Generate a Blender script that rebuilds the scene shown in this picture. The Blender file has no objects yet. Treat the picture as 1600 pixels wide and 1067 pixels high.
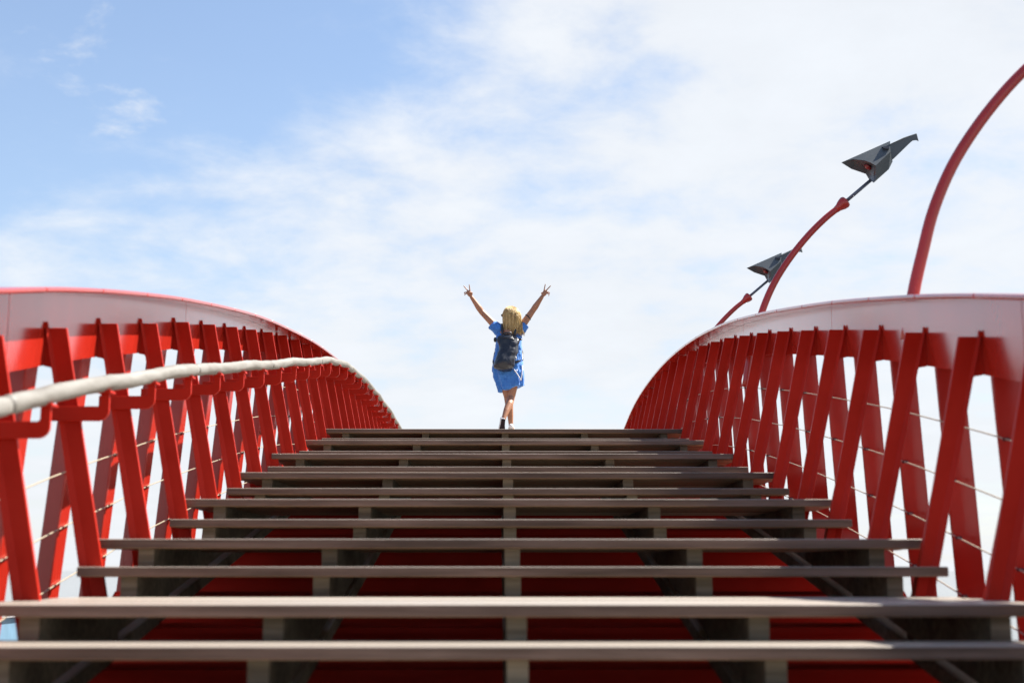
import bpy, bmesh, math, random
from mathutils import Vector, Matrix, noise

random.seed(7)
scene = bpy.context.scene
col = scene.collection
R = math.radians

# ------------------------------------------------------------------ camera
cam_d = bpy.data.cameras.new('camera')
cam = bpy.data.objects.new('camera', cam_d)
col.objects.link(cam)
cam.location = (0, 0, 0)                       # eye level is z = 0 throughout
cam.rotation_euler = (R(90 + 9.114), 0, R(-0.509))
cam_d.sensor_width = 36.0
cam_d.lens = 50.0
cam_d.clip_end = 6000
cam_d.dof.use_dof = True
cam_d.dof.focus_distance = 18.6
cam_d.dof.aperture_fstop = 1.9
cam_d.dof.aperture_blades = 9
scene.camera = cam

# ------------------------------------------------------------------ sky and sun
SUN_AZ, SUN_EL = R(65), R(54.5)                  # azimuth from +Y towards +X
world = bpy.data.worlds.new('World')
scene.world = world
world.use_nodes = True
wn, wl = world.node_tree.nodes, world.node_tree.links
wn.clear()


def wnode(t, **kw):
    n = wn.new(t)
    for k, v in kw.items():
        setattr(n, k, v)
    return n


def wmath(op, a, b=None, c=None, clamp=False):
    n = wn.new('ShaderNodeMath')
    n.operation = op
    n.use_clamp = clamp
    for i, v in enumerate((a, b, c)):
        if v is None:
            continue
        if isinstance(v, (int, float)):
            n.inputs[i].default_value = v
        else:
            wl.new(v, n.inputs[i])
    return n.outputs[0]


out = wnode('ShaderNodeOutputWorld')
bg = wnode('ShaderNodeBackground')
bg.inputs['Strength'].default_value = 0.0685
wl.new(bg.outputs[0], out.inputs[0])
sky = wnode('ShaderNodeTexSky', sky_type='NISHITA')
sky.sun_disc = False
sky.sun_elevation = SUN_EL
sky.sun_rotation = SUN_AZ
sky.altitude = 0
sky.air_density = 1.0
sky.dust_density = 0.6
sky.ozone_density = 2.2
tc = wnode('ShaderNodeTexCoord')
sep = wnode('ShaderNodeSeparateXYZ')
wl.new(tc.outputs['Generated'], sep.inputs[0])
dx, dy, dz = sep.outputs
dzp = wmath('ADD', wmath('MAXIMUM', dz, 0.0), 0.22)
px = wmath('DIVIDE', dx, dzp)
py = wmath('DIVIDE', dy, dzp)
comb = wnode('ShaderNodeCombineXYZ')
wl.new(px, comb.inputs[0])
wl.new(py, comb.inputs[1])
comb.inputs[2].default_value = 3.1


def fbm(scale, detail, rough, vec, dist=0.0):
    n = wnode('ShaderNodeTexNoise')
    n.inputs['Scale'].default_value = scale
    n.inputs['Detail'].default_value = detail
    n.inputs['Roughness'].default_value = rough
    n.inputs['Distortion'].default_value = dist
    wl.new(vec, n.inputs['Vector'])
    return n.outputs['Fac']


big = fbm(1.25, 5, 0.55, comb.outputs[0], 0.12)
fine = fbm(4.5, 9, 0.62, comb.outputs[0], 0.15)
# a cloud bank that covers the sky to the right and low ahead, thinning to blue on the left and overhead
bias = wmath('ADD', wmath('SUBTRACT', wmath('MULTIPLY', dx, 0.78), dz), 0.450)
bias = wmath('ADD', bias, wmath('MULTIPLY', wmath('SUBTRACT', dy, 0.93), 0.30))   # thins out towards the back of the sky
bias = wmath('MINIMUM', wmath('MAXIMUM', wmath('MULTIPLY', bias, 3.8), -0.50), 0.48)
cov = wmath('ADD', bias, wmath('MULTIPLY', wmath('SUBTRACT', big, 0.5), 1.9))
cov = wmath('ADD', cov, wmath('MULTIPLY', wmath('SUBTRACT', fine, 0.5), 1.7))
mask = wnode('ShaderNodeMapRange', interpolation_type='SMOOTHSTEP')
mask.inputs['From Min'].default_value = -0.30
mask.inputs['From Max'].default_value = 0.60
mask.inputs['To Min'].default_value = 0.0
mask.inputs['To Max'].default_value = 0.95
wl.new(cov, mask.inputs['Value'])
# brightness of the cloud itself varies a little with its thickness
thick = wnode('ShaderNodeMapRange')
thick.inputs['From Min'].default_value = 0.3
thick.inputs['From Max'].default_value = 0.75
thick.inputs['To Min'].default_value = 4.75
thick.inputs['To Max'].default_value = 5.2
wl.new(fine, thick.inputs['Value'])
ccol = wnode('ShaderNodeVectorMath', operation='SCALE')
ccol.inputs[0].default_value = (0.955, 0.99, 1.04)
wl.new(thick.outputs[0], ccol.inputs['Scale'])
# thin high veil that whitens the blue
veil = wnode('ShaderNodeMix', data_type='RGBA')
wl.new(wmath('ADD', wmath('MULTIPLY', wmath('POWER', 2.718, wmath('MULTIPLY', wmath('MAXIMUM', dz, 0.0), -7.0)), 0.58), 0.08), veil.inputs[0])
sat = wnode('ShaderNodeHueSaturation')
sat.inputs['Saturation'].default_value = 1.04
wl.new(sky.outputs[0], sat.inputs['Color'])
wl.new(sat.outputs[0], veil.inputs[6])
wl.new(ccol.outputs[0], veil.inputs[7])
mix = wnode('ShaderNodeMix', data_type='RGBA')
# a few small separate puffs in the clear part
puff_n = fbm(5.2, 7, 0.6, comb.outputs[0], 0.2)
puff = wnode('ShaderNodeMapRange', interpolation_type='SMOOTHSTEP')
puff.inputs['From Min'].default_value = 0.60
puff.inputs['From Max'].default_value = 0.78
puff.inputs['To Max'].default_value = 0.75
wl.new(puff_n, puff.inputs['Value'])
wl.new(wmath('MAXIMUM', mask.outputs[0], puff.outputs[0]), mix.inputs[0])
wl.new(veil.outputs[2], mix.inputs[6])
wl.new(ccol.outputs[0], mix.inputs[7])
wl.new(mix.outputs[2], bg.inputs['Color'])

sun_d = bpy.data.lights.new('sun', 'SUN')
sun_d.energy = 5.0
sun_d.angle = R(0.53)
sun_d.color = (1.0, 0.95, 0.87)
sun = bpy.data.objects.new('sun', sun_d)
col.objects.link(sun)
sdir = Vector((math.sin(SUN_AZ) * math.cos(SUN_EL), math.cos(SUN_AZ) * math.cos(SUN_EL), math.sin(SUN_EL)))
sun.rotation_euler = sdir.to_track_quat('Z', 'Y').to_euler()

scene.view_settings.view_transform = 'Standard'
scene.view_settings.look = 'None'
scene.view_settings.exposure = 1.45
scene.view_settings.gamma = 1.0
scene.view_settings.use_curve_mapping = False
scene.cycles.max_bounces = 12
scene.cycles.diffuse_bounces = 8


# ------------------------------------------------------------------ materials
def new_mat(name):
    m = bpy.data.materials.new(name)
    m.use_nodes = True
    return m, m.node_tree.nodes, m.node_tree.links, m.node_tree.nodes['Principled BSDF']


def tex(n, l, kind, scale, detail=4, rough=0.55, stretch=None, coord='Object', rand=False):
    c = n.new('ShaderNodeTexCoord')
    mp = n.new('ShaderNodeMapping')
    if stretch:
        mp.inputs['Scale'].default_value = stretch
    l.new(c.outputs[coord], mp.inputs['Vector'])
    if rand:
        oi = n.new('ShaderNodeObjectInfo')
        sc_ = n.new('ShaderNodeVectorMath')
        sc_.operation = 'SCALE'
        sc_.inputs[0].default_value = (37.0, 23.0, 51.0)
        l.new(oi.outputs['Random'], sc_.inputs['Scale'])
        l.new(sc_.outputs[0], mp.inputs['Location'])
    t = n.new('ShaderNodeTexNoise')
    t.inputs['Scale'].default_value = scale
    t.inputs['Detail'].default_value = detail
    t.inputs['Roughness'].default_value = rough
    l.new(mp.outputs[0], t.inputs['Vector'])
    return t.outputs['Fac']


def ramp(n, l, fac, stops):
    r = n.new('ShaderNodeValToRGB')
    e = r.color_ramp.elements
    while len(e) < len(stops):
        e.new(0.5)
    for i, (p, c) in enumerate(stops):
        e[i].position = p
        e[i].color = (*c, 1)
    l.new(fac, r.inputs[0])
    return r.outputs[0]


def bump(n, l, b, fac, strength, dist):
    bp = n.new('ShaderNodeBump')
    bp.inputs['Strength'].default_value = strength
    bp.inputs['Distance'].default_value = dist
    l.new(fac, bp.inputs['Height'])
    l.new(bp.outputs[0], b.inputs['Normal'])


def paint(name, base, rough, coat=0.0, wear=0.25, var=0.12, spec=0.5, streak=0.0, coat_ior=1.5):
    m, n, l, b = new_mat(name)
    f = tex(n, l, 'n', 1.7, 6, 0.6, rand=True)
    lo = tuple(c * (1 - var) for c in base)
    hi = tuple(min(1, c * (1 + var) + 0.006) for c in base)
    cc = ramp(n, l, f, [(0.3, lo), (0.7, hi)])
    if streak:                                   # rain streaks run down the plates
        sf = tex(n, l, 'n', 3, 5, 0.6, stretch=(1, 1.0, 0.10))
        mxs = n.new('ShaderNodeMix')
        mxs.data_type = 'RGBA'
        mxs.blend_type = 'MULTIPLY'
        mxs.inputs[0].default_value = 1.0
        l.new(cc, mxs.inputs[6])
        l.new(ramp(n, l, sf, [(0.36, (1 - streak,) * 3), (0.58, (1, 1, 1))]), mxs.inputs[7])
        cc = mxs.outputs[2]
    l.new(cc, b.inputs['Base Color'])
    g = tex(n, l, 'n', 4, 5, 0.6, stretch=(1, 1, 0.25))
    mr = n.new('ShaderNodeMapRange')
    mr.inputs['To Min'].default_value = rough * (1 - wear)
    mr.inputs['To Max'].default_value = rough * (1 + wear)
    mr.inputs['From Min'].default_value = 0.3
    mr.inputs['From Max'].default_value = 0.7
    l.new(g, mr.inputs['Value'])
    l.new(mr.outputs[0], b.inputs['Roughness'])
    b.inputs['Coat Weight'].default_value = coat
    b.inputs['Coat Roughness'].default_value = 0.16
    b.inputs['Coat IOR'].default_value = coat_ior
    b.inputs['Specular IOR Level'].default_value = spec
    h = tex(n, l, 'n', 26, 3, 0.5)
    bump(n, l, b, h, 0.05, 0.01)
    return m


RED = (0.43, 0.0185, 0.0080)
m_red = paint('red_paint', RED, 0.38, spec=0.09)
m_redgloss = paint('red_gloss_paint', RED, 0.20, coat=0.72, wear=0.10, streak=0.14, coat_ior=1.6)
m_redgloss.node_tree.nodes['Principled BSDF'].inputs['IOR'].default_value = 1.6
m_satin = paint('red_satin_paint', RED, 0.30, coat=0.42, wear=0.15, spec=0.5)
m_reddark = paint('red_primer', (0.40, 0.019, 0.008), 0.6, spec=0.1)
m_grey = paint('grey_enamel', (0.085, 0.096, 0.10), 0.45)
m_steel = paint('steel_tube', (0.10, 0.115, 0.15), 0.4)
m_redlens, n_, l_, b_ = new_mat('red_lens')
b_.inputs['Base Color'].default_value = (0.16, 0.012, 0.012, 1)
b_.inputs['Roughness'].default_value = 0.25
m_wire, n_, l_, b_ = new_mat('steel_wire')
b_.inputs['Base Color'].default_value = (0.50, 0.42, 0.30, 1)
b_.inputs['Metallic'].default_value = 0.35
b_.inputs['Roughness'].default_value = 0.4
m_zinc, n_, l_, b_ = new_mat('dark_bolt')
b_.inputs['Base Color'].default_value = (0.10, 0.015, 0.012, 1)
b_.inputs['Roughness'].default_value = 0.5


def wood(name, lo, mid, hi, rough):
    m, n, l, b = new_mat(name)
    g = tex(n, l, 'n', 3.0, 8, 0.65, stretch=(0.35, 9, 9), rand=True)
    c1 = ramp(n, l, g, [(0.28, lo), (0.5, mid), (0.74, hi)])
    blot = tex(n, l, 'n', 1.3, 5, 0.6, stretch=(0.6, 2, 2), rand=True)
    mx = n.new('ShaderNodeMix')
    mx.data_type = 'RGBA'
    mx.blend_type = 'MULTIPLY'
    mx.inputs[0].default_value = 1.0
    l.new(c1, mx.inputs[6])
    l.new(ramp(n, l, blot, [(0.30, (0.62, 0.60, 0.58)), (0.62, (1.1, 1.08, 1.06))]), mx.inputs[7])
    oi = n.new('ShaderNodeObjectInfo')
    hs = n.new('ShaderNodeHueSaturation')
    mr = n.new('ShaderNodeMapRange')
    mr.inputs['To Min'].default_value = 0.74
    mr.inputs['To Max'].default_value = 1.22
    l.new(oi.outputs['Random'], mr.inputs['Value'])
    l.new(mr.outputs[0], hs.inputs['Value'])
    l.new(mx.outputs[2], hs.inputs['Color'])
    # upper faces: sunlight painted in as a paler tone; smoother where polished by feet
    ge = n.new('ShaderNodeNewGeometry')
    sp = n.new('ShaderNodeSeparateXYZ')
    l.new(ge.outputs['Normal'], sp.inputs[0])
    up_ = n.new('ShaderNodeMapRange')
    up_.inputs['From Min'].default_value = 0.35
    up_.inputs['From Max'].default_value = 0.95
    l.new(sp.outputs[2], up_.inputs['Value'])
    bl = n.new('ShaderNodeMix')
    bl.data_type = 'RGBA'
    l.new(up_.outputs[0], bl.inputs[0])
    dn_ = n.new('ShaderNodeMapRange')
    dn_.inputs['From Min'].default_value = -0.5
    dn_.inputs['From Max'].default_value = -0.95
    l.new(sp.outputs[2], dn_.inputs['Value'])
    raw = n.new('ShaderNodeMix')  # lower faces: unweathered brown, lightened to stand in for bounce light
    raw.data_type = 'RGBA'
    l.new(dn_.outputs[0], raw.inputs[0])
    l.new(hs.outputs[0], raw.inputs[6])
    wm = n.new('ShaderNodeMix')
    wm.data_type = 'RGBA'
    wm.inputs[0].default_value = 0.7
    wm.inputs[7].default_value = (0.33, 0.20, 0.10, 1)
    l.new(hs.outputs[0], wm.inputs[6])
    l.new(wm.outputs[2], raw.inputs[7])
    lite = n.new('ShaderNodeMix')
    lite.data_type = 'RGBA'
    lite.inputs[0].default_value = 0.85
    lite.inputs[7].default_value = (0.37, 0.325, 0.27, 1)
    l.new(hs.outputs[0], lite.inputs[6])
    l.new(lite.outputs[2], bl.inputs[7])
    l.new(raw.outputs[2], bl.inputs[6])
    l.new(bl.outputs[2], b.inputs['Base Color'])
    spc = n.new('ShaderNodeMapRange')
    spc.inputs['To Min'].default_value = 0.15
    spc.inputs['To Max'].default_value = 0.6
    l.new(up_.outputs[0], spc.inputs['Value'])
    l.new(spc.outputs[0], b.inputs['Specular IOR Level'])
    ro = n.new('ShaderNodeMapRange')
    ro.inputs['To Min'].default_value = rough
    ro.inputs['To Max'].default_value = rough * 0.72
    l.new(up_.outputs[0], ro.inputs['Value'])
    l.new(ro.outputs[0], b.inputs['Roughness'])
    fineg = tex(n, l, 'n', 5, 9, 0.75, stretch=(0.5, 26, 26), rand=True)
    bump(n, l, b, fineg, 0.35, 0.004)
    return m


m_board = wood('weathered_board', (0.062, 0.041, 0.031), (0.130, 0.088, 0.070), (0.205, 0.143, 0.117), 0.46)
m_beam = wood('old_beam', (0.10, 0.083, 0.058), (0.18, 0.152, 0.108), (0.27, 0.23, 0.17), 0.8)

m_rail, n_, l_, b_ = new_mat('pale_log')
f_ = tex(n_, l_, 'n', 6, 8, 0.65, stretch=(1, 0.35, 1))
l_.new(ramp(n_, l_, f_, [(0.25, (0.115, 0.106, 0.089)), (0.5, (0.182, 0.171, 0.152)), (0.75, (0.235, 0.226, 0.207))]), b_.inputs['Base Color'])
b_.inputs['Roughness'].default_value = 0.6
bump(n_, l_, b_, f_, 0.3, 0.01)

m_water, n_, l_, b_ = new_mat('harbour_water')
b_.inputs['Base Color'].default_value = (0.025, 0.04, 0.045, 1)
b_.inputs['Roughness'].default_value = 0.06
b_.inputs['IOR'].default_value = 1.33
w1 = tex(n_, l_, 'n', 0.9, 5, 0.55, stretch=(1, 1.6, 1))
bump(n_, l_, b_, w1, 0.25, 0.12)
m_quay, n_, l_, b_ = new_mat('quay_concrete')
f_ = tex(n_, l_, 'n', 1.4, 8, 0.65)
l_.new(ramp(n_, l_, f_, [(0.3, (0.10, 0.09, 0.085)), (0.7, (0.17, 0.155, 0.145))]), b_.inputs['Base Color'])
b_.inputs['Roughness'].default_value = 0.85
m_hull = paint('slate_blue_paint', (0.12, 0.22, 0.31), 0.5)
m_white = paint('white_paint', (0.78, 0.79, 0.80), 0.45, var=0.05)
m_glass, n_, l_, b_ = new_mat('dark_glass')
b_.inputs['Base Color'].default_value = (0.02, 0.03, 0.035, 1)
b_.inputs['Roughness'].default_value = 0.05


def cloth(name, a, c, rough=0.75, sheen=0.2):
    m, n, l, b = new_mat(name)
    f = tex(n, l, 'n', 14, 6, 0.6, stretch=(1, 1, 0.4))
    l.new(ramp(n, l, f, [(0.3, a), (0.7, c)]), b.inputs['Base Color'])
    b.inputs['Roughness'].default_value = rough
    b.inputs['Sheen Weight'].default_value = sheen
    bump(n, l, b, f, 0.25, 0.01)
    return m


m_dress = cloth('blue_cotton', (0.026, 0.150, 0.50), (0.060, 0.245, 0.68))
m_bag = cloth('dark_navy_leather', (0.010, 0.013, 0.022), (0.022, 0.026, 0.038), 0.36, 0.0)
m_shoe = cloth('white_canvas', (0.70, 0.69, 0.70), (0.80, 0.80, 0.80))
m_sole = cloth('dark_rubber', (0.016, 0.010, 0.014), (0.028, 0.018, 0.024), 0.7, 0.0)
m_sole.node_tree.nodes['Principled BSDF'].inputs['Specular IOR Level'].default_value = 0.08
m_skin, n_, l_, b_ = new_mat('skin')
f_ = tex(n_, l_, 'n', 8, 5, 0.6)
l_.new(ramp(n_, l_, f_, [(0.3, (0.33, 0.150, 0.080)), (0.7, (0.42, 0.20, 0.115))]), b_.inputs['Base Color'])
b_.inputs['Roughness'].default_value = 0.5
b_.inputs['Subsurface Weight'].default_value = 0.08
b_.inputs['Subsurface Radius'].default_value = (0.02, 0.008, 0.004)
m_lip, n_, l_, b_ = new_mat('lips')
b_.inputs['Base Color'].default_value = (0.36, 0.10, 0.09, 1)
m_hair, n_, l_, b_ = new_mat('blonde_hair')
f_ = tex(n_, l_, 'n', 30, 5, 0.7, stretch=(1, 1, 0.12))
l_.new(ramp(n_, l_, f_, [(0.28, (0.16, 0.09, 0.026)), (0.48, (0.42, 0.275, 0.095)), (0.70, (0.70, 0.52, 0.25))]), b_.inputs['Base Color'])
b_.inputs['Roughness'].default_value = 0.42
m_black, n_, l_, b_ = new_mat('black_plastic')
b_.inputs['Base Color'].default_value = (0.012, 0.012, 0.016, 1)
b_.inputs['Roughness'].default_value = 0.2


# ------------------------------------------------------------------ mesh helpers
class MB:
    """collects shapes that end up in one mesh"""

    def __init__(self):
        self.v, self.f = [], []

    def add(self, verts, faces):
        o = len(self.v)
        self.v += [tuple(p) for p in verts]
        self.f += [tuple(i + o for i in fc) for fc in faces]
        return self

    def box(self, x0, x1, y0, y1, z0, z1):
        vs = [(x, y, z) for z in (z0, z1) for y in (y0, y1) for x in (x0, x1)]
        return self.add(vs, [(0, 2, 3, 1), (4, 5, 7, 6), (0, 1, 5, 4), (2, 6, 7, 3), (0, 4, 6, 2), (1, 3, 7, 5)])

    def prism(self, ring_a, ring_b):
        """two matching rings joined by walls and closed at the ends"""
        n = len(ring_a)
        fs = [(i, (i + 1) % n, n + (i + 1) % n, n + i) for i in range(n)]
        fs += [tuple(range(n - 1, -1, -1)), tuple(range(n, 2 * n))]
        return self.add(list(ring_a) + list(ring_b), fs)

    def loft(self, rings, cap=True):
        n = len(rings[0])
        vs, fs = [], []
        for r in rings:
            vs += list(r)
        for k in range(len(rings) - 1):
            for i in range(n):
                j = (i + 1) % n
                fs.append((k * n + i, k * n + j, (k + 1) * n + j, (k + 1) * n + i))
        if cap:
            fs.append(tuple(range(n - 1, -1, -1)))
            fs.append(tuple(range((len(rings) - 1) * n, len(rings) * n)))
        return self.add(vs, fs)

    def tube(self, pts, radii, seg=10, wob=None, cap=True):
        pts = [Vector(p) for p in pts]
        if isinstance(radii, (int, float)):
            radii = [radii] * len(pts)
        rings = []
        up = None
        for i, p in enumerate(pts):
            t = (pts[min(i + 1, len(pts) - 1)] - pts[max(i - 1, 0)]).normalized()
            if up is None:
                up = Vector((0, 0, 1)) if abs(t.z) < 0.9 else Vector((0, 1, 0))
            a = t.cross(up).normalized()
            b = a.cross(t).normalized()
            up = b
            ring = []
            for k in range(seg):
                th = 2 * math.pi * k / seg
                r = radii[i]
                if wob:
                    r *= wob(p, th)
                ring.append(p + a * (math.cos(th) * r) + b * (math.sin(th) * r))
            rings.append(ring)
        return self.loft(rings, cap)

    def ball(self, c, rx, ry, rz, seg=14, rows=9, rot=None):
        c = Vector(c)
        rings = []
        for j in range(rows + 1):
            ph = math.pi * (0.02 + 0.96 * j / rows) - math.pi / 2
            ring = []
            for k in range(seg):
                th = 2 * math.pi * k / seg
                p = Vector((rx * math.cos(ph) * math.cos(th), ry * math.cos(ph) * math.sin(th), rz * math.sin(ph)))
                if rot:
                    p = rot @ p
                ring.append(c + p)
            rings.append(ring)
        return self.loft(rings)

    def mesh(self, name, mat, smooth=False, fix=True):
        me = bpy.data.meshes.new(name)
        me.from_pydata(self.v, [], self.f)
        me.materials.append(mat)
        if fix:
            bm = bmesh.new()
            bm.from_mesh(me)
            bmesh.ops.recalc_face_normals(bm, faces=bm.faces)
            bm.to_mesh(me)
            bm.free()
        if smooth:
            for p in me.polygons:
                p.use_smooth = True
        me.update()
        return me


def put(name, me, parent=None, loc=(0, 0, 0)):
    o = bpy.data.objects.new(name, me)
    col.objects.link(o)
    o.location = loc
    if parent:
        o.parent = parent
    return o


def thing(name, label, cat, loc=(0, 0, 0), group=None):
    o = bpy.data.objects.new(name, None)
    col.objects.link(o)
    o.location = loc
    o.empty_display_size = 0.2
    o['label'] = label
    o['category'] = cat
    if group:
        o['group'] = group
    return o


def bevel(o, w, seg=2):
    m = o.modifiers.new('bevel', 'BEVEL')
    m.width = w
    m.segments = seg
    m.limit_method = 'ANGLE'
    m.angle_limit = R(40)
    return o


def lerp_table(t):
    def f(y):
        if y <= t[0][0]:
            (a, b), (c, d) = t[0], t[1]
        elif y >= t[-1][0]:
            (a, b), (c, d) = t[-2], t[-1]
        else:
            for i in range(len(t) - 1):
                if t[i][0] <= y <= t[i + 1][0]:
                    (a, b), (c, d) = t[i], t[i + 1]
                    break
        return b + (d - b) * (y - a) / (c - a)
    return f


def smooth_table(t):
    """Catmull-Rom through (y, z) points"""
    def f(y):
        if y <= t[0][0] or y >= t[-1][0]:
            return lerp_table(t)(y)
        for i in range(len(t) - 1):
            if t[i][0] <= y <= t[i + 1][0]:
                break
        p1, p2 = t[i], t[i + 1]
        p0 = t[i - 1] if i > 0 else (2 * p1[0] - p2[0], 2 * p1[1] - p2[1])
        p3 = t[i + 2] if i + 2 < len(t) else (2 * p2[0] - p1[0], 2 * p2[1] - p1[1])
        h = p2[0] - p1[0]
        s = (y - p1[0]) / h
        m1 = (p2[1] - p0[1]) / (p2[0] - p0[0]) * h
        m2 = (p3[1] - p1[1]) / (p3[0] - p1[0]) * h
        return (2 * s**3 - 3 * s**2 + 1) * p1[1] + (s**3 - 2 * s**2 + s) * m1 + (-2 * s**3 + 3 * s**2) * p2[1] + (s**3 - s**2) * m2
    return f


def frange(a, b, n):
    return [a + (b - a) * i / n for i in range(n + 1)]


# ------------------------------------------------------------------ ground and water
WATER_Z = -3.1
me = MB().add([(-4000, -4000, WATER_Z), (4000, -4000, WATER_Z), (4000, 4000, WATER_Z), (-4000, 4000, WATER_Z)], [(0, 1, 2, 3)]).mesh('water', m_water)
o = put('water', me)
o['kind'] = 'structure'
o = put('quay', MB().box(-14, 14, -16, 2.2, WATER_Z - 1, -1.02).mesh('quay', m_quay))
o['kind'] = 'structure'
bevel(o, 0.03)

# ------------------------------------------------------------------ staircase
CX = 0.07                                        # bridge axis
HALF = 2.2
MAIN = [(3.80, -0.44), (5.74, -0.135), (7.60, 0.162), (9.56, 0.468), (11.49, 0.776), (13.37, 1.078), (15.46, 1.393), (17.31, 1.697)]
TH = 0.050
GAP = 0.009


def zline(y):                                    # the slope that joins the front edges of the long treads
    return 0.162 + 0.1587 * (y - 7.60)


stairs = thing('staircase', 'long flight of weathered brown timber steps climbing the middle of the red bridge', 'stairs', (CX, 4, zline(4)))
S0 = Vector((CX, 4, zline(4)))


def board_mesh(depth):
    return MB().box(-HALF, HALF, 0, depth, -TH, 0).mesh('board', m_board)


bw = 0.142
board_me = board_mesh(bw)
steps = []                                       # (front y, top z, depth)
for i, (y, z) in enumerate(MAIN):
    nxt = MAIN[i + 1][0] - 0.33 if i + 1 < len(MAIN) else y + 1.62
    steps.append((y - 0.335, z - 0.146, 0.44))
    steps.append((y, z, nxt - y + 0.02))


def add_board(name, me_, parent, base, loc, jitter=True):
    o_ = put(name, me_, parent, Vector(loc) - base)
    if jitter:
        o_.location.x += random.uniform(-0.012, 0.012)
        o_.location.z += random.uniform(-0.0025, 0.0025)
        o_.rotation_euler = (random.uniform(-0.006, 0.006), random.uniform(-0.0007, 0.0007), random.uniform(-0.0009, 0.0009))
    bevel(o_, 0.006, 2)
    return o_


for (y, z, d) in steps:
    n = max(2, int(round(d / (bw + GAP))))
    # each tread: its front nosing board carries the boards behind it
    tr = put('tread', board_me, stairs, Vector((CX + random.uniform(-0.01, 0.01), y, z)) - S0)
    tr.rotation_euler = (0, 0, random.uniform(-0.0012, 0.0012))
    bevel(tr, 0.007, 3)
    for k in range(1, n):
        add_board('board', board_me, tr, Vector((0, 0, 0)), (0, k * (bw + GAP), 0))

for sx in (-1.95, -0.975, 0.0, 0.975, 1.95):
    # stepped timber stringer that carries every tread
    w = 0.041
    top = []
    fr = steps[:]
    for j, (y, z, d) in enumerate(fr):
        y0 = y + 0.075
        y1 = fr[j + 1][0] + 0.075 if j + 1 < len(fr) else y + d - 0.05
        top.append((y0, z - TH - 0.001))
        top.append((y1, z - TH - 0.001))
    ya, yb = top[0][0], top[-1][0]
    mb = MB()
    for j in range(0, len(top), 2):
        (y0, z0), (y1, _) = top[j], top[j + 1]
        mb.prism([(-w, y0, zline(y0) - 0.37), (-w, y1, zline(y1) - 0.37), (-w, y1, z0), (-w, y0, z0)],
                 [(w, y0, zline(y0) - 0.37), (w, y1, zline(y1) - 0.37), (w, y1, z0), (w, y0, z0)])
    st = put('stringer', mb.mesh('stringer', m_beam), stairs, Vector((CX + sx, 0, 0)) - Vector((S0.x, S0.y, S0.z)))
    lb = MB().prism([(-0.052, ya, zline(ya) - 0.485), (-0.052, yb, zline(yb) - 0.485), (-0.052, yb, zline(yb) - 0.405), (-0.052, ya, zline(ya) - 0.405)],
                    [(0.052, ya, zline(ya) - 0.485), (0.052, yb, zline(yb) - 0.485), (0.052, yb, zline(yb) - 0.405), (0.052, ya, zline(ya) - 0.405)])
    lbo = put('lower_beam', lb.mesh('lower_beam', m_beam), st)
    bevel(lbo, 0.008)
    mb = MB()
    for k, y in enumerate(frange(ya + 0.3, yb - 0.3, 14)):
        mb.box(-0.03, 0.03, y - 0.06, y + 0.06, zline(y) - 0.41, zline(y) - 0.36)
    put('spacer', mb.mesh('spacer', m_beam), st)

# upper deck beyond the last step
deck_z = smooth_table([(18.9, 1.842), (19.6, 1.86), (22.5, 2.03), (26, 2.09), (30, 2.07), (34, 1.95)])
mb = MB()
for k, y in enumerate(frange(18.96, 34, 99)):
    zz = deck_z(y)
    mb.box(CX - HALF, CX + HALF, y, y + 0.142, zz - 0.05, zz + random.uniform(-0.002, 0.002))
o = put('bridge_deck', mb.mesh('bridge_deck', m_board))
o['kind'] = 'structure'

# red steel underframe: sloping plate with cross ribs and two bottom chords
girder = thing('bridge_girder', 'dark red steel underframe plates showing through the gaps under the wooden steps', 'girder', (CX, 4, -1.4))
G0 = Vector((CX, 4, -1.4))


def zg(y):
    return zline(y) if y < 18.5 else zline(18.5) + 0.15 * (1 - math.exp(-(y - 18.5) / 2.0))


ys = frange(2.6, 34, 60)
cp = [(-2.42, 0.0), (2.42, 0.0), (2.72, -0.62), (-2.72, -0.62)]
cross_me = MB().prism([(x, 0, z) for x, z in cp], [(x, 0.03, z) for x, z in cp]).mesh('cross_plate', m_reddark)
rail_me = MB().box(-2.40, 2.40, -0.09, -0.001, -0.05, -0.02).mesh('stiffener', m_reddark)
for k in range(32):
    y = 3.0 + 0.975 * k
    c_ = put('cross_plate', cross_me, girder, Vector((CX, y, zg(y) - 0.49)) - G0)
    put('stiffener', rail_me, c_)
for sx in (-2.5, 2.5):
    mb = MB().tube([(sx, y, zg(y) - 1.20) for y in ys], 0.11, 12)
    put('bottom_chord', mb.mesh('bottom_chord', m_red, True), girder, -G0 + Vector((CX, 0, 0)))

# ------------------------------------------------------------------ side trusses
TOPL = smooth_table([(2.6, 0.50), (4.5, 0.89), (6.45, 1.28), (7.4, 1.475), (8.66, 1.705), (10.47, 2.00), (13.24, 2.385), (15.27, 2.605), (18.0, 2.845), (21.07, 3.02), (24.1, 3.155), (26.7, 3.215), (29.9, 3.225), (34, 3.09)])
TOPR = smooth_table([(2.6, 0.47), (4.5, 0.87), (6.45, 1.26), (7.4, 1.45), (8.4, 1.635), (10.04, 1.918), (11.34, 2.122), (13.11, 2.382), (15.27, 2.660), (17.85, 2.895), (20.65, 3.035), (23.4, 3.05), (25.7, 2.965), (27.75, 2.76), (30, 2.45), (32, 2.1)])
LEGL = smooth_table([(5.6, 0.88), (7.546, 1.282), (8.583, 1.486), (9.6, 1.663), (10.588, 1.844), (11.553, 1.991), (12.53, 2.137), (13.485, 2.275), (14.456, 2.412), (15.4, 2.534), (16.35, 2.638), (17.28, 2.735), (18.2, 2.812), (19.2, 2.886), (22, 3.01), (26, 3.07), (34, 2.95)])
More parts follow.
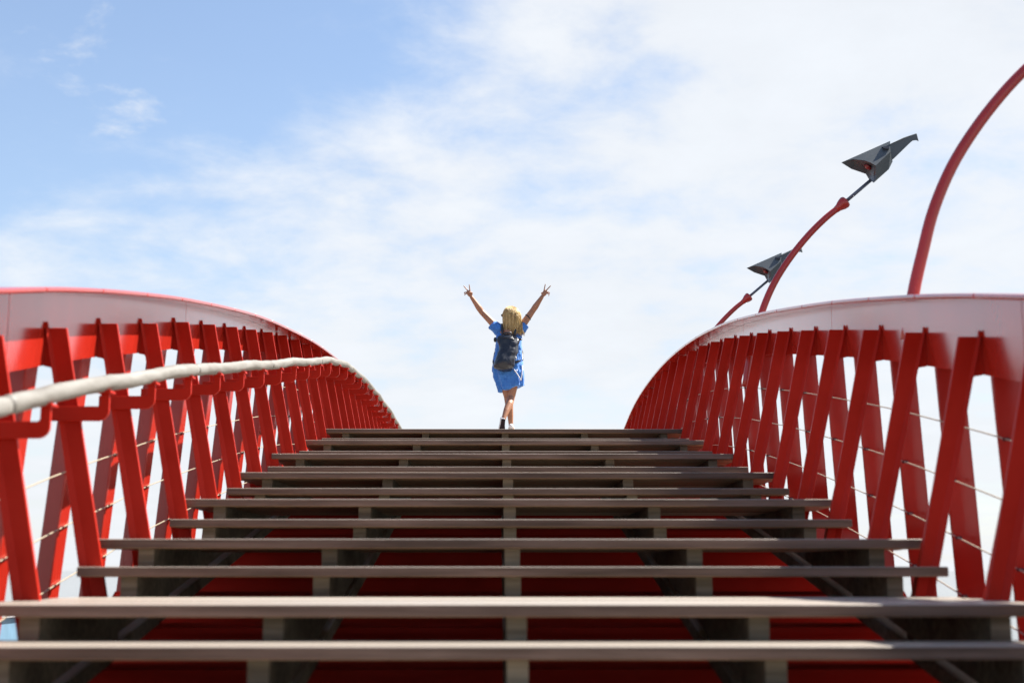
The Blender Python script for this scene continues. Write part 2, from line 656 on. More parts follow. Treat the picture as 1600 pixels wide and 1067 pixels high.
LEGR = smooth_table([(5.6, 0.84), (7.487, 1.231), (8.532, 1.43), (9.547, 1.617), (10.524, 1.782), (11.472, 1.937), (12.426, 2.089), (13.344, 2.228), (14.3, 2.36), (15.27, 2.495), (16.23, 2.608), (17.177, 2.716), (18.156, 2.803), (19.187, 2.887), (20.2, 2.945), (23, 2.93), (26, 2.80), (28, 2.6), (32, 1.95)])
FT = 0.028


def ribbon(x0, x1, ys_, zb, zt, mat, name):
    """plate that follows the chord: between x0..x1 and zb(y)..zt(y)"""
    mb_ = MB()
    rings = []
    for y in ys_:
        rings.append([(x0, y, zb(y)), (x1, y, zb(y)), (x1, y, zt(y)), (x0, y, zt(y))])
    mb_.loft(rings)
    return mb_.mesh(name, mat)


def build_truss(side):
    top, leg = (TOPL, LEGL) if side < 0 else (TOPR, LEGR)
    y_end = 33.5 if side < 0 else 31.5
    lab = ('sunlit red lattice side of the bridge, behind the pale log handrail' if side < 0
           else 'shaded crimson lattice side of the bridge, under the curved street lamps')
    t0 = Vector((side * 2.5 + CX, 4, -1.0))
    tr = thing('truss_railing', lab, 'bridge truss', t0, 'red lattice sides of the bridge')
    flat = lambda me_, nm, par=None, base=t0: put(nm, me_, par or tr, -base)
    web_x = -2.445 if side < 0 else 2.585
    fin, fout = (-2.262, -2.78) if side < 0 else (2.38, 2.92)
    raw, q_ = top, (2.262 / 2.30 if side < 0 else 2.38 / 2.44)
    top = lambda y: q_ * raw(y / q_)
    # top chord: outer stiffening tube carries web and flange plates
    ys_ = frange(3.0, y_end, 70)
    mb_ = MB().tube([(fout, y, top(y) - 0.03) for y in ys_], 0.03, 10)
    chord = put('top_chord', mb_.mesh('top_chord', m_redgloss, True), tr, -t0)
    cuts = ([3.0, 4.9, 6.97, 10.9, 14.8, 18.7, 22.6, 26.5, 30.0, y_end] if side < 0 else [3.0, 5.0, 6.88, 10.85, 14.8, 18.7, 22.6, 26.5, 29.0, y_end])
    for a, b in zip(cuts, cuts[1:]):
        zb = lambda y: leg(y) - 0.205
        zt = lambda y: top(y) - FT - 0.0015
        put('web_plate', ribbon(web_x - 0.008, web_x + 0.008, frange(a + 0.004, b - 0.004, 10), zb, zt, m_redgloss, 'web_plate'), chord)
    y = 3.0
    while y < y_end - 0.1:
        b = min(y + 1.0, y_end)
        o_ = put('flange_plate', ribbon(min(fin, fout), max(fin, fout), frange(y + 0.003, b - 0.003, 4), lambda q: top(q) - FT, top, m_redgloss, 'flange_plate'), chord)
        bevel(o_, 0.010, 3)
        y = b
    # inner leg profile: folded plate, top at z = 0
    L = 1.66
    if side < 0:
        oe, ie = (lambda h: -2.430 + 0.187 * h), (lambda h: -2.324 + 0.197 * h)
    else:
        oe, ie = (lambda h: 2.570 - 0.230 * h), (lambda h: 2.457 - 0.217 * h)
    dirn = 1 if side < 0 else -1                  # from outer edge towards the middle of the bridge
    rings = []
    for h in (0, 0.35, 1.0, 1.6, L):
        fold = 0.012 + 0.030 * min(1, h / 1.2)
        xo, xi = oe(h), ie(h)
        z = -h
        ring = [(xo, -0.020, z), (xo + dirn * fold, 0.0, z), (xi, 0.0, z), (xi, 0.024, z), (xo + dirn * fold, 0.024, z), (xo, 0.004, z)]
        rings.append(ring)
    inner_me = MB().loft(rings).mesh('inner_leg', m_red)
    # stiffening rib welded behind the plate
    rib_me = MB().prism([(oe(0.0) + dirn * 0.05, 0.026, -0.005), (oe(0) + dirn * 0.065, 0.026, -0.005), (oe(0) + dirn * 0.065, 0.10, -0.005), (oe(0) + dirn * 0.05, 0.10, -0.005)],
                        [(oe(L) + dirn * 0.08, 0.026, -L), (oe(L) + dirn * 0.095, 0.026, -L), (oe(L) + dirn * 0.095, 0.10, -L), (oe(L) + dirn * 0.08, 0.10, -L)]).mesh('rib', m_red)
    lx = web_x + dirn * 0.016
    lug_me = MB().prism([(lx - 0.011, -0.010, -0.002), (lx + 0.011, -0.010, -0.002), (lx + 0.003, -0.010, 0.032), (lx - 0.006, -0.010, 0.032)],
                        [(lx - 0.011, 0.010, -0.002), (lx + 0.011, 0.010, -0.002), (lx + 0.003, 0.010, 0.032), (lx - 0.006, 0.010, 0.032)]).mesh('lug', m_red)
    gx = web_x + dirn * 0.0075
    gus = [(gx, -0.001), (oe(0) + dirn * 0.03, -0.001), (oe(0.25) + dirn * 0.02, -0.25), (oe(0.25) - dirn * 0.001, -0.25),
           (oe(0.232) - dirn * 0.004, -0.228), (oe(0.22) - dirn * 0.012, -0.213), (gx, -0.206)]
    gusset_me = MB().prism([(x, 0.003, z) for x, z in gus], [(x, 0.021, z) for x, z in gus]).mesh('gusset', m_red)
    # outer leg
    if side < 0:
        nin, nout = (lambda h: -2.495 - 0.088 * h), (lambda h: -2.595 - 0.088 * h)
    else:
        nin, nout = (lambda h: 2.655 + 0.052 * h), (lambda h: 2.775 + 0.050 * h)
    L = 2.05
    ct = 0.006 if side < 0 else 0.145              # the front face is turned a little towards the walkway
    yb_ = 0.13
    ring0 = [(nin(0), -0.06 + ct, -0.02), (nout(0), -0.06, -0.02), (nout(0), yb_, -0.02), (nin(0), yb_, -0.02)]
    ring1 = [(nin(L), -0.06 + ct, -L), (nout(L), -0.06, -L), (nout(L), yb_, -L), (nin(L), yb_, -L)]
    outer_me = MB().prism(ring0, ring1).mesh('outer_leg', m_satin)
    wires = (0.55, 0.89, 1.23, 1.57)
    clip_me = MB().tube([(-dirn * 0.016, -0.03, 0), (dirn * 0.020, -0.03, 0)], 0.010, 8).mesh('wire_clip', m_zinc)
    y0 = 7.546 if side < 0 else 7.487
    ks = range(-4, int((y_end - y0) / 0.975) + 1)
    for k in ks:
        y = y0 + (0.971 if side < 0 else 0.978) * k + (0.03 if k >= 0 and side < 0 else 0) * min(k, 2) / 2
        z = leg(y)
        il = put('inner_leg', inner_me, tr, Vector((0, y, z)) - t0)
        bevel(il, 0.004, 2)
        put('rib', rib_me, il)
        put('gusset', gusset_me, il)
        put('lug', lug_me, il)
        ol = put('outer_leg', outer_me, tr, Vector((0, y + 0.02, z)) - t0)
        bevel(ol, 0.012, 3)
        for h in wires:
            put('wire_clip', clip_me, ol, (nin(h) + dirn * 0.004, 0, -h))
    for h in wires:
        pts = []
        for y in frange(3.2, y_end - 0.5, 60):
            pts.append((nin(h) + dirn * 0.012, y - 0.02, leg(y) - h))
        put('wire', MB().tube(pts, 0.0042, 6).mesh('wire', m_wire, True), tr, -t0)
    return tr


build_truss(-1)
build_truss(1)

# ------------------------------------------------------------------ handrail of pale logs on curved brackets (left side only)
RAILZ = smooth_table([(3.2, 0.20), (4.6, 0.43), (5.97, 0.68), (6.83, 0.85), (7.99, 1.06), (9.64, 1.345), (12.16, 1.735), (14.0, 2.025), (16.49, 2.41), (17.75, 2.60), (19.65, 2.785), (22.56, 2.93), (25.75, 2.985), (29.4, 2.96), (33, 2.85)])
RX = -2.10
h0 = Vector((RX, 4, -0.6))
hand = thing('handrail', 'pale knobbly log handrail carried on curved red brackets along the sunlit lattice', 'handrail', h0)


def wob(p, th):
    q = Vector((math.cos(th) * 1.2, p.y * 2.6, math.sin(th) * 1.2))
    return 1 + 0.14 * noise.noise(q) + 0.06 * noise.noise(q * 2.7) + 0.04 * noise.noise(q * 6.5)


joints = [3.2, 6.02, 9.72, 12.9, 16.4, 19.9, 23.4, 27.0, 32.6]
for a, b in zip(joints, joints[1:]):
    n = int((b - a) / 0.045)
    pts, rad = [], []
    for i, y in enumerate(frange(a + 0.004, b - 0.004, n)):
        pts.append((RX + 0.012 * noise.noise(Vector((y * 0.9, 3, 1))), y, RAILZ(y) + 0.020 * noise.noise(Vector((y * 0.8, 9, 4)))))
        e = min(i, n - i)
        rad.append(0.043 * (0.86 if e == 0 else 0.97 if e == 1 else 1))
    put('log', MB().tube(pts, rad, 18, wob).mesh('log', m_rail, True), hand, -h0)

# bracket: horizontal plate from the leg, rounded corner, arm up to the log
prof = [(-0.30, -0.205), (-0.02, -0.205)]
for t in frange(0, 90, 6):
    prof.append((-0.02 + 0.055 * math.sin(R(t)), -0.150 - 0.055 * math.cos(R(t))))
prof += [(0.035, -0.045), (-0.012, -0.045), (-0.012, -0.118), (-0.022, -0.127), (-0.30, -0.127)]
br_me = MB().prism([(x, -0.011, z) for x, z in prof], [(x, 0.011, z) for x, z in prof]).mesh('bracket', m_red)
pl_me = MB().box(-0.03, 0.05, -0.05, 0.05, -0.057, -0.046).mesh('saddle', m_red)
for k in range(-4, 26):
    y = 7.546 + 0.971 * k + (0.03 if k >= 0 else 0) * min(k, 2) / 2
    o = put('bracket', br_me, hand, Vector((RX, y - 0.035, RAILZ(y))) - h0)
    bevel(o, 0.003)
    put('saddle', pl_me, o)

# ------------------------------------------------------------------ street lamps
LY, LZ = 15.2, 0.0
pole_pts = [(2.655, 1.95), (2.712, 2.258), (2.782, 2.52), (2.866, 2.80), (2.998, 3.09), (3.170, 3.355), (3.372, 3.604), (3.570, 3.803), (3.73, 3.933)]


def spline(pts, n):
    fx = smooth_table([(i, p[0]) for i, p in enumerate(pts)])
    fz = smooth_table([(i, p[1]) for i, p in enumerate(pts)])
    return [(fx(t), 0, fz(t)) for t in frange(0, len(pts) - 1.0001, n)]


def head_pt(u, v, y):
    """lamp-head outline measured in the lamp's own plane"""
    # metres per unit of the drawing grid
    s = 1.120e-3
    k = 1 + y / 15.2                             # the drawing was measured from the walkway, so parts nearer to it are a little smaller
    return Vector(((4.103 + (u - 520) * s) * k, y, (4.243 - (v - 645) * s) * k))


pole_base = Vector((2.655, 0, 1.95))


def make_lamp():
    root = thing('street_lamp', '', 'street lamp', pole_base + Vector((0, LY, 0)), 'curved red street lamps beside the bridge')
    off = -pole_base
    sp = spline(pole_pts, 34)
    put('pole', MB().tube(sp, [0.041 - 0.007 * i / 34 for i in range(len(sp))], 16).mesh('pole', m_satin, True), root, off)
    a, b = Vector((3.70, 0, 3.908)), Vector((3.815, 0, 4.006))
    d = (b - a).normalized()
    col_p = [a, a + d * 0.04, a + d * 0.09, a + d * 0.13, a + d * 0.150, a + d * 0.158]
    put('collar', MB().tube(col_p, [0.036, 0.042, 0.062, 0.070, 0.064, 0.03], 18).mesh('collar', m_satin, True), root, off)
    e = Vector((4.12, 0.02, 4.265))
    put('stem', MB().tube([a + d * 0.12, e], 0.019, 12).mesh('stem', m_steel, True), root, off)
    # head: pointed hull, open underneath, with a tail fin
    P = head_pt
    # the long front panel is one flat sheet
    fy = lambda u, v: -0.02 - 0.000554 * (u - 232) - 0.00105 * (v - 462)
    Pf = lambda u, v: P(u, v, fy(u, v))
    A, B = Pf(232, 462), Pf(725, 240)
    C, D = Pf(725, 350), Pf(572, 492)
    G1, G2 = Pf(350, 428), Pf(462, 440)
    G0, G3 = Pf(290, 440), Pf(520, 462)
    E, E2 = P(572, 622, -0.16), P(545, 668, -0.12)
    F = P(742, 450, -0.06)
    F2 = P(700, 530, -0.10)
    L1, L2, L3 = P(330, 528, 0.06), P(470, 578, 0.08), P(500, 632, 0.06)
    Ab, Bb = P(255, 478, 0.10), P(690, 285, 0.24)
    Cb, Fb, Eb = P(695, 370, 0.26), P(715, 450, 0.14), P(560, 650, 0.10)
    vs_ = [G0, G3, A, B, C, D, G1, G2, E, E2, F, F2, L1, L2, L3, Ab, Bb, Cb, Fb, Eb]
    ix = {k: i for i, k in enumerate('G0 G3 A B C D G1 G2 E E2 F F2 L1 L2 L3 Ab Bb Cb Fb Eb'.split())}
    fcs = ['A G0 G1 G2 G3 D C B', 'D E E2 F2 F C', 'A B Bb Ab', 'B C Cb Bb', 'C F Fb Cb', 'F F2 Fb', 'F2 E2 Eb Fb',
           'Ab Bb Cb Fb Eb L3 L2 L1', 'A Ab L1', 'E2 L3 Eb']
    mbh = MB().add(vs_, [tuple(ix[k] for k in s_.split()) for s_ in fcs])
    # recessed underside
    c_ = [A, G0, G1, G2, G3, D, E, E2, L3, L2, L1]
    cen = sum(c_, Vector()) / len(c_)
    upv = Vector((0.10, 0.03, 0.16)) * 0.55
    inner = [cen + (p - cen) * 0.80 + upv * 0.45 for p in c_]
    k = len(c_)
    mbh.add(c_ + inner, [(i, (i + 1) % k, k + (i + 1) % k, k + i) for i in range(k)] + [tuple(range(k, 2 * k))])
    hd = put('lamp_head', mbh.mesh('lamp_head', m_grey), root, off)
    # hinge block under the top edge
    put('hinge', MB().prism([P(640, 300, -0.13), P(712, 290, -0.13), P(712, 322, -0.16), P(668, 318, -0.15)], [P(640, 300, -0.06), P(712, 290, -0.06), P(712, 322, -0.06), P(668, 318, -0.06)]).mesh('hinge', m_black), hd)
    # tail fin with a hooked tip
    tp = [(690, 285), (735, 266), (860, 205), (925, 182), (993, 160), (1010, 244), (985, 232), (952, 236), (930, 252), (755, 420), (690, 470)]
    th_ = lambda u: 0.10 * (1 - max(0, u - 735) / 275.0 * 0.82)
    tfin = put('tail_fin', MB().prism([P(u, v, -th_(u)) for u, v in tp], [P(u, v, th_(u) + 0.04) for u, v in tp]).mesh('tail_fin', m_grey), root, off)
    bevel(tfin, 0.006)
    # glass dish in the open underside
    c0 = P(500, 500, -0.08)
    ln = MB()
    rot = Matrix.Rotation(R(38), 3, 'Y')
    ln.ball(c0 + Vector((0, 0.03, 0)), 0.046, 0.05, 0.022, 14, 8, rot)
    put('lens', ln.mesh('lens', m_redlens, True), root, off)
    return root


def copy_tree(o_, parent=None):
    c = o_.copy()
    col.objects.link(c)
    if parent:
        c.parent = parent
    for ch in list(o_.children):
        copy_tree(ch, c)
    return c


lamp2 = make_lamp()
lamp1 = copy_tree(lamp2)
lamp3 = copy_tree(lamp2)
lamp2['label'] = 'curved red lamp whose whole dark bird-shaped head stands clear against the cloud'
lamp1['label'] = 'tall curved red pole running out of the frame, its lamp head out of view'
lamp3['label'] = 'low far street lamp whose dark head is crossed by another red pole'
lamp1.location = pole_base + Vector((-0.052, 8.95, -0.50))
lamp3.location = pole_base + Vector((0.03, 21.45, 0.145))

# ------------------------------------------------------------------ person
PX, PY = 0.12, 19.0
PZ = deck_z(PY)
person = thing('person', 'blonde woman seen from behind in a short blue dress, both arms raised in victory signs', 'person', (PX, PY, PZ))

mb = MB()
# standing leg (far) and stepping leg (near, heel lifted)
mb.tube([(-0.085, 0.00, 0.90), (-0.055, 0.01, 0.66), (-0.012, 0.02, 0.455), (0.012, 0.01, 0.33), (0.026, 0.01, 0.20), (0.034, 0.01, 0.075), (0.036, 0.02, 0.045)],
        [0.088, 0.072, 0.049, 0.053, 0.041, 0.030, 0.032], 14)
mb.ball((0.040, 0.085, 0.035), 0.042, 0.115, 0.032)
mb.tube([(0.085, -0.02, 0.90), (0.070, -0.03, 0.66), (0.040, -0.05, 0.440), (0.010, -0.15, 0.33), (-0.028, -0.22, 0.235), (-0.058, -0.27, 0.150), (-0.066, -0.28, 0.12)],
        [0.088, 0.072, 0.049, 0.053, 0.042, 0.030, 0.032], 14)
# hips, waist, chest, neck
mb.tube([(0.0, 0, 0.80), (0.0, 0, 0.90), (0.004, 0, 1.06), (0.008, 0, 1.22), (0.01, 0, 1.33), (0.012, 0, 1.39)], [0.13, 0.15, 0.115, 0.13, 0.14, 0.08], 16)
mb.tube([(0.012, 0.00, 1.36), (0.018, 0.012, 1.44), (0.022, 0.02, 1.50)], [0.058, 0.050, 0.052], 12)
# head turned a little to her left
HC = Vector((0.022, 0.025, 1.565))
hr = Matrix.Rotation(R(52), 3, 'Z')
mb.ball(HC + Vector((0, 0, 0.025)), 0.074, 0.093, 0.098, 18, 12, hr)
mb.ball(HC + hr @ Vector((0, 0.028, -0.050)), 0.054, 0.062, 0.068, 16, 10, hr)
mb.ball(HC + hr @ Vector((0, 0.100, -0.020)), 0.012, 0.018, 0.022, 10, 6, hr)
mb.ball(HC + hr @ Vector((0, 0.078, -0.098)), 0.022, 0.016, 0.016, 10, 6, hr)
for s in (-1, 1):
    mb.ball(HC + hr @ Vector((0.074 * s, -0.005, -0.012)), 0.009, 0.020, 0.030, 10, 6, hr)
    mb.ball(HC + hr @ Vector((0.032 * s, 0.083, 0.010)), 0.014, 0.010, 0.008, 8, 6, hr)


def arm(sh, el, wr, palm_dir, side_dir):
    sh, el, wr = Vector(sh), Vector(el), Vector(wr)
    fm = el + (wr - el) * 0.28
    mb.tube([sh, sh + (el - sh) * 0.45, el, fm, el + (wr - el) * 0.72, wr], [0.056, 0.048, 0.040, 0.042, 0.031, 0.025], 12)
    pd, sd = Vector(palm_dir).normalized(), Vector(side_dir).normalized()
    nrm = pd.cross(sd).normalized()
    # palm
    m3 = Matrix((sd, pd, nrm)).transposed()
    mb.ball(wr + pd * 0.050, 0.034, 0.056, 0.016, 12, 8, m3)
    # thumb side is +sd; forefinger and middle finger spread in a V, the others curled with the thumb across them
    def finger(base, d1, l1, d2, l2, d3, l3, r):
        p0 = wr + base
        p1 = p0 + d1.normalized() * l1
        p2 = p1 + d2.normalized() * l2
        p3 = p2 + d3.normalized() * l3
        mb.tube([p0, p1, p2, p3], [r * 1.1, r, r * 0.92, r * 0.75], 8)
    dv1, dv2 = pd + sd * 0.42, pd - sd * 0.16
    finger(pd * 0.075 + sd * 0.024, dv1, 0.046, dv1, 0.030, dv1, 0.022, 0.0088)
    finger(pd * 0.082 + sd * 0.004, dv2, 0.050, dv2, 0.034, dv2, 0.024, 0.0088)
    finger(pd * 0.082 - sd * 0.012, pd * 0.4 - sd * 0.9, 0.040, -sd * 0.3 - nrm - pd * 0.2, 0.026, -pd + nrm * -0.3, 0.020, 0.0085)
    finger(pd * 0.070 - sd * 0.026, pd * 0.1 - sd, 0.034, -sd * 0.3 - nrm - pd * 0.4, 0.020, -pd, 0.016, 0.0075)
    finger(pd * 0.022 + sd * 0.022, pd * 0.6 - nrm * 0.8 + sd * 0.5, 0.034, pd * 0.6 - sd * 0.9 - nrm * 0.3, 0.030, pd * 0.4 - sd, 0.022, 0.0105)


arm((-0.135, 0.0, 1.375), (-0.362, 0.03, 1.615), (-0.505, -0.01, 1.815), (-0.50, 0.02, 0.86), (0.86, 0.0, 0.50))
arm((0.160, 0.0, 1.385), (0.332, 0.03, 1.635), (0.462, -0.01, 1.825), (0.56, 0.02, 0.83), (-0.83, 0.0, 0.56))
body = put('body', mb.mesh('body', m_skin, True), person)
rm = body.modifiers.new('remesh', 'REMESH')
rm.mode = 'VOXEL'
rm.voxel_size = 0.0052
rm.use_smooth_shade = True
sm = body.modifiers.new('smooth', 'SMOOTH')
sm.factor = 0.5
sm.iterations = 3

mo = MB().ball(HC + hr @ Vector((0, 0.089, -0.062)), 0.022, 0.006, 0.007, 10, 6, hr)
put('mouth', mo.mesh('mouth', m_lip, True), person)

# sunglasses
mb = MB()
for s in (-1, 1):
    mb.ball(HC + hr @ Vector((0.036 * s, 0.102, 0.008)), 0.031, 0.006, 0.024, 14, 8, hr)
    mb.tube([HC + hr @ Vector((0.066 * s, 0.100, 0.014)), HC + hr @ Vector((0.080 * s, 0.05, 0.012)), HC + hr @ Vector((0.081 * s, -0.01, 0.006))], 0.0045, 6)
mb.tube([HC + hr @ Vector((-0.01, 0.106, 0.012)), HC + hr @ Vector((0.01, 0.106, 0.012))], 0.004, 6)
put('sunglasses', mb.mesh('sunglasses', m_black, True), person)

# hair: a cap with many loose locks falling to the shoulder blades
mb = MB()
cap = []
for j in range(13):
    t = j / 12
    z = 1.684 - 0.335 * t
    rx = 0.104 * math.sqrt(max(0.02, 1 - (1 - min(1, t / 0.36)) ** 2)) * (1.0 if t < 0.6 else 1.0 - 0.10 * (t - 0.6))
    ry = 0.100 * math.sqrt(max(0.02, 1 - (1 - min(1, t / 0.36)) ** 2)) * (1 - 0.48 * max(0, t - 0.25))
    ring = []
    for k in range(32):
        th = 2 * math.pi * k / 32
        nz = 1 + 0.09 * noise.noise(Vector((math.cos(th) * 3.5, math.sin(th) * 3.5, z * 2.5)))
        cx_, cy_ = HC.x + 0.012 + 0.030 * t, HC.y - 0.032 - 0.055 * t
        # the face side stays open
        yy = math.sin(th) * ry * nz
        if yy > 0:
            yy *= 0.42
        ring.append((cx_ + math.cos(th) * rx * nz, cy_ + yy, z))
    cap.append(ring)
mb.loft(cap)
rnd = random.Random(5)
for i in range(520):
    a = rnd.uniform(R(172), R(372))
    t0 = rnd.uniform(0.0, 0.45)
    n = 11
    ln_ = rnd.uniform(0.78, 1.08)
    pts, rad = [], []
    sway = rnd.uniform(-0.022, 0.036)
    phs = rnd.uniform(0, 6.28)
    for k in range(n + 1):
        t = t0 + (ln_ - t0) * k / n
        z = 1.688 - 0.395 * t
        g = math.sqrt(max(0.0, 1 - (1 - min(1, t / 0.36)) ** 2))
        rx = 0.114 * g * (1.0 if t < 0.6 else 1.0 - 0.10 * (t - 0.6)) + 0.003 + rnd.uniform(-0.001, 0.003)
        ry = 0.102 * g * (1 - 0.48 * max(0, t - 0.25)) + 0.003
        x = HC.x + 0.012 + 0.030 * t + math.cos(a) * rx + sway * t * t + 0.007 * math.sin(phs + t * 8) * (0.2 + t)
        y = HC.y - 0.032 - 0.055 * t + math.sin(a) * ry - 0.004 * math.sin(phs + 5 * t)
        pts.append((x, y, z))
        rad.append(rnd.uniform(0.0026, 0.0052) * (1 - 0.75 * (k / n) ** 3))
    mb.tube(pts, rad, 5)
put('hair', mb.mesh('hair', m_hair, True), person)

# dress: loft with gathered folds and two short sleeves, remeshed into one cloth
mb = MB()
#       z, x left, x right, y back, y front
sect = [(0.520, -0.112, 0.190, -0.135, 0.150), (0.60, -0.150, 0.205, -0.140, 0.160), (0.70, -0.190, 0.204, -0.145, 0.165), (0.80, -0.215, 0.200, -0.148, 0.160),
        (0.90, -0.214, 0.196, -0.145, 0.150), (1.02, -0.190, 0.184, -0.128, 0.140), (1.15, -0.172, 0.178, -0.122, 0.140), (1.25, -0.168, 0.178, -0.115, 0.130),
        (1.33, -0.150, 0.172, -0.092, 0.100), (1.385, -0.105, 0.135, -0.066, 0.070), (1.415, -0.062, 0.085, -0.052, 0.060)]
NS = 56
rings = []
for zi, (z, xl, xr, yb, yf) in enumerate(sect):
    ring = []
    for k in range(NS):
        th = 2 * math.pi * k / NS
        c, s = math.cos(th), math.sin(th)
        pw = 0.78
        ex = math.copysign(abs(c) ** pw, c)
        ey = math.copysign(abs(s) ** pw, s)
        x = (xl + xr) / 2 + (xr - xl) / 2 * ex
        y = (yf if ey > 0 else -yb) * ey
        fold = max(0.0, (0.95 - z) / 0.45)
        a = 0.030 * fold * math.sin(9 * th + 1.5 * math.sin(2 * th)) + 0.008 * math.sin(5 * th + z * 22) * (1 if 0.95 < z < 1.3 else 0.4)
        x += a * c
        y += a * s
        zz = z
        if zi == 0:                              # slanted hem with a flap on her right
            zz = z + 0.075 * (0.5 + 0.5 * ex) + 0.012 * math.sin(4 * th)
        ring.append((x, y, zz))
    rings.append(ring)
mb.loft(rings)
mb.tube([(-0.085, 0, 1.345), (-0.135, 0.0, 1.362), (-0.185, 0.003, 1.408), (-0.222, 0.008, 1.440)], [0.075, 0.082, 0.076, 0.074], 16)
mb.tube([(0.10, 0, 1.350), (0.155, 0.0, 1.365), (0.195, 0.004, 1.405), (0.226, 0.008, 1.440)], [0.075, 0.082, 0.076, 0.073], 16)
dress = put('dress', mb.mesh('dress', m_dress, True), person)
rm = dress.modifiers.new('remesh', 'REMESH')
rm.mode = 'VOXEL'
rm.voxel_size = 0.0075
rm.use_smooth_shade = True
sm = dress.modifiers.new('smooth', 'SMOOTH')
sm.factor = 0.5
sm.iterations = 2
tx = bpy.data.textures.new('cloth_creases', 'CLOUDS')
tx.noise_scale = 0.09
dm = dress.modifiers.new('creases', 'DISPLACE')
dm.texture = tx
dm.texture_coords = 'LOCAL'
dm.strength = 0.036
dm.mid_level = 0.5

# white print lines on the right of the skirt
mb = MB()
for pts in ([(0.075, -0.158, 0.800), (0.115, -0.152, 0.745), (0.150, -0.138, 0.690), (0.168, -0.128, 0.655)], [(0.168, -0.128, 0.655), (0.180, -0.118, 0.730), (0.186, -0.110, 0.800), (0.184, -0.106, 0.86)],
            [(0.085, -0.158, 0.770), (0.105, -0.154, 0.772), (0.118, -0.152, 0.80)], [(0.182, -0.112, 0.83), (0.190, -0.10, 0.80), (0.194, -0.085, 0.815)]):
    mb.tube(pts, 0.007, 6)
put('print_stripe', mb.mesh('print_stripe', m_white, True), person)


# shoes
def shoe(heel, toe, up_, name='shoe'):
    heel, toe, up_ = Vector(heel), Vector(toe), Vector(up_).normalized()
    d = (toe - heel).normalized()
    side = d.cross(up_).normalized()
    up_ = side.cross(d).normalized()
    L_ = (toe - heel).length
    prof_w = [(0.0, 0.022), (0.06, 0.031), (0.25, 0.031), (0.45, 0.033), (0.68, 0.042), (0.85, 0.040), (0.96, 0.026), (1.0, 0.012)]
    hgt = [0.060, 0.072, 0.078, 0.066, 0.050, 0.040, 0.030, 0.020]
    def ringset(z0, z1f, ws):
        rings_ = []
        for (t, w_), h_ in zip(prof_w, hgt):
            c = heel + d * (L_ * t)
            w2 = w_ * ws
            z1 = z1f(h_)
            ring = [c + side * w2 + up_ * z0, c + side * w2 * 0.98 + up_ * (z0 + (z1 - z0) * 0.55), c + side * w2 * 0.55 + up_ * z1,
                    c - side * w2 * 0.55 + up_ * z1, c - side * w2 * 0.98 + up_ * (z0 + (z1 - z0) * 0.55), c - side * w2 + up_ * z0]
            rings_.append(ring)
        return rings_
    s_ = put(name, MB().loft(ringset(0.020, lambda h_: h_ + 0.012, 1.0)).mesh(name, m_shoe, True), person)
    so = put('sole', MB().loft(ringset(0.002, lambda h_: 0.0195, 0.92)).mesh('sole', m_sole), s_)
    bevel(so, 0.003)


shoe((0.034, -0.045, 0.0), (0.048, 0.195, 0.0), (0, 0, 1))
shoe((-0.066, -0.335, 0.112), (-0.088, -0.215, -0.060), (-0.22, 0.80, 0.55))

# bracelet
e_, w_ = Vector((0.160, 0.0, 1.385)), Vector((0.332, 0.03, 1.635))
c_ = e_ + (w_ - e_) * 0.62
ax = (w_ - e_).normalized()
u_ = ax.cross(Vector((0, 1, 0))).normalized()
v_ = ax.cross(u_).normalized()
mb = MB()
pts = [c_ + u_ * (0.0445 * math.cos(t)) + v_ * (0.0445 * math.sin(t)) + ax * 0.010 * math.cos(t) for t in frange(0, 2 * math.pi, 20)]
mb.tube(pts, 0.0075, 8)
put('bracelet', mb.mesh('bracelet', m_black, True), person)

# ------------------------------------------------------------------ backpack worn on her back
bp0 = Vector((PX - 0.03, PY - 0.14, PZ + 0.79))
pack = thing('backpack', 'dark navy leather backpack hanging tilted on the back of the blue dress', 'backpack', bp0)


def PB(x, y, z):
    return Vector((PX + x, PY + y, PZ + z)) - bp0


outline = [(-0.190, 1.225), (-0.06, 1.285), (0.065, 1.280), (0.170, 1.205), (0.132, 1.13), (0.112, 1.03), (0.102, 0.94), (0.072, 0.835), (0.045, 0.775), (-0.03, 0.762),
           (-0.12, 0.775), (-0.192, 0.802), (-0.214, 0.842), (-0.165, 0.95), (-0.122, 1.05), (-0.124, 1.14)]
cx_, cz_ = -0.025, 1.01


def pack_ring(sc_, y, ym):
    return [PB(cx_ + (x - cx_) * sc_, y + ym * (1.15 - z) * 0.25, cz_ + (z - cz_) * sc_) for x, z in outline]


mb = MB().loft([pack_ring(0.94, -0.120, 0), pack_ring(1.0, -0.145, -0.2), pack_ring(1.0, -0.200, -0.6), pack_ring(0.93, -0.245, -0.8), pack_ring(0.70, -0.272, -0.9), pack_ring(0.35, -0.282, -0.9)])
pb = put('pack_body', mb.mesh('pack_body', m_bag, True), pack)
ss = pb.modifiers.new('round', 'SUBSURF')
ss.levels = 2
ss.render_levels = 2
dm = pb.modifiers.new('creases', 'DISPLACE')
tx2 = bpy.data.textures.new('leather_creases', 'CLOUDS')
tx2.noise_scale = 0.11
dm.texture = tx2
dm.texture_coords = 'LOCAL'
dm.strength = 0.045
dm.mid_level = 0.5
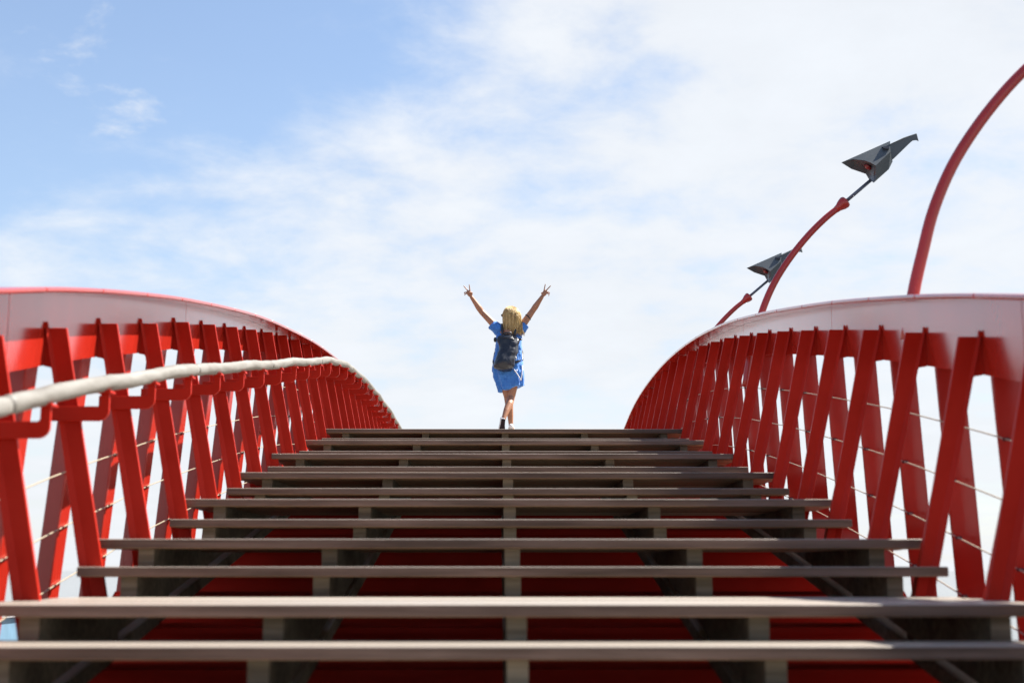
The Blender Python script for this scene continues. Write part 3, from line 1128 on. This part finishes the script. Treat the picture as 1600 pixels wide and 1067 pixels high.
# straps over the shoulders, grab handle, side straps, buckles
for pts in ([PB(-0.075, -0.15, 1.24), PB(-0.085, -0.12, 1.34), PB(-0.088, -0.03, 1.43), PB(-0.090, 0.07, 1.37), PB(-0.13, 0.13, 1.22), PB(-0.18, 0.10, 1.05), PB(-0.20, -0.02, 0.92), PB(-0.18, -0.15, 0.86)],
            [PB(0.075, -0.15, 1.23), PB(0.095, -0.12, 1.34), PB(0.100, -0.03, 1.43), PB(0.10, 0.07, 1.37), PB(0.14, 0.13, 1.22), PB(0.19, 0.10, 1.05), PB(0.185, -0.02, 0.95), PB(0.10, -0.16, 0.90)]):
    put('strap', MB().tube(pts, 0.017, 8).mesh('strap', m_bag, True), pack)
put('grab_handle', MB().tube([PB(-0.06, -0.19, 1.245), PB(-0.045, -0.20, 1.29), PB(0.03, -0.20, 1.29), PB(0.05, -0.19, 1.245)], 0.012, 8).mesh('grab_handle', m_bag, True), pack)
put('flap_seam', MB().tube([PB(-0.150, -0.205, 1.205), PB(-0.05, -0.245, 1.215), PB(0.05, -0.245, 1.20), PB(0.125, -0.205, 1.17)], 0.007, 8).mesh('flap_seam', m_black, True), pack)
put('side_buckle', MB().ball(PB(-0.178, -0.17, 1.20), 0.022, 0.02, 0.035).mesh('side_buckle', m_black, True), pack)
put('side_buckle', MB().ball(PB(0.160, -0.17, 1.205), 0.025, 0.02, 0.016).mesh('side_buckle', m_black, True), pack)
put('zip_pull', MB().tube([PB(0.095, -0.225, 0.965), PB(0.106, -0.235, 0.93)], 0.006, 6).mesh('zip_pull', m_white, True), pack)

# ------------------------------------------------------------------ houseboat on the water, far left
hb0 = Vector((-22.4, 45.0, WATER_Z))
boat = thing('houseboat', 'slate blue houseboat with white trim, just visible between the lowest steps', 'houseboat', hb0)
put('hull', MB().box(0, 6.9, -0.4, 3.6, -0.2, 0.42).mesh('hull', m_hull), boat)
put('cabin', MB().box(0.15, 6.72, 0, 3.2, 0.42, 1.62).mesh('cabin', m_hull), boat)
put('roof', MB().box(0, 6.86, -0.18, 3.4, 1.62, 1.72).mesh('roof', m_white), boat)
put('trim', MB().box(0.1, 6.76, -0.04, 0.0, 0.40, 0.48).mesh('trim', m_white), boat)
win_me = MB().box(-0.4, 0.4, -0.035, -0.002, -0.3, 0.3).mesh('window', m_white)
pane_me = MB().box(-0.34, 0.34, -0.045, -0.036, -0.24, 0.24).mesh('pane', m_glass)
for wx in (1.0, 2.4, 3.8, 5.2):
    w = put('window', win_me, boat, (wx, 0, 1.05))
    put('pane', pane_me, w)
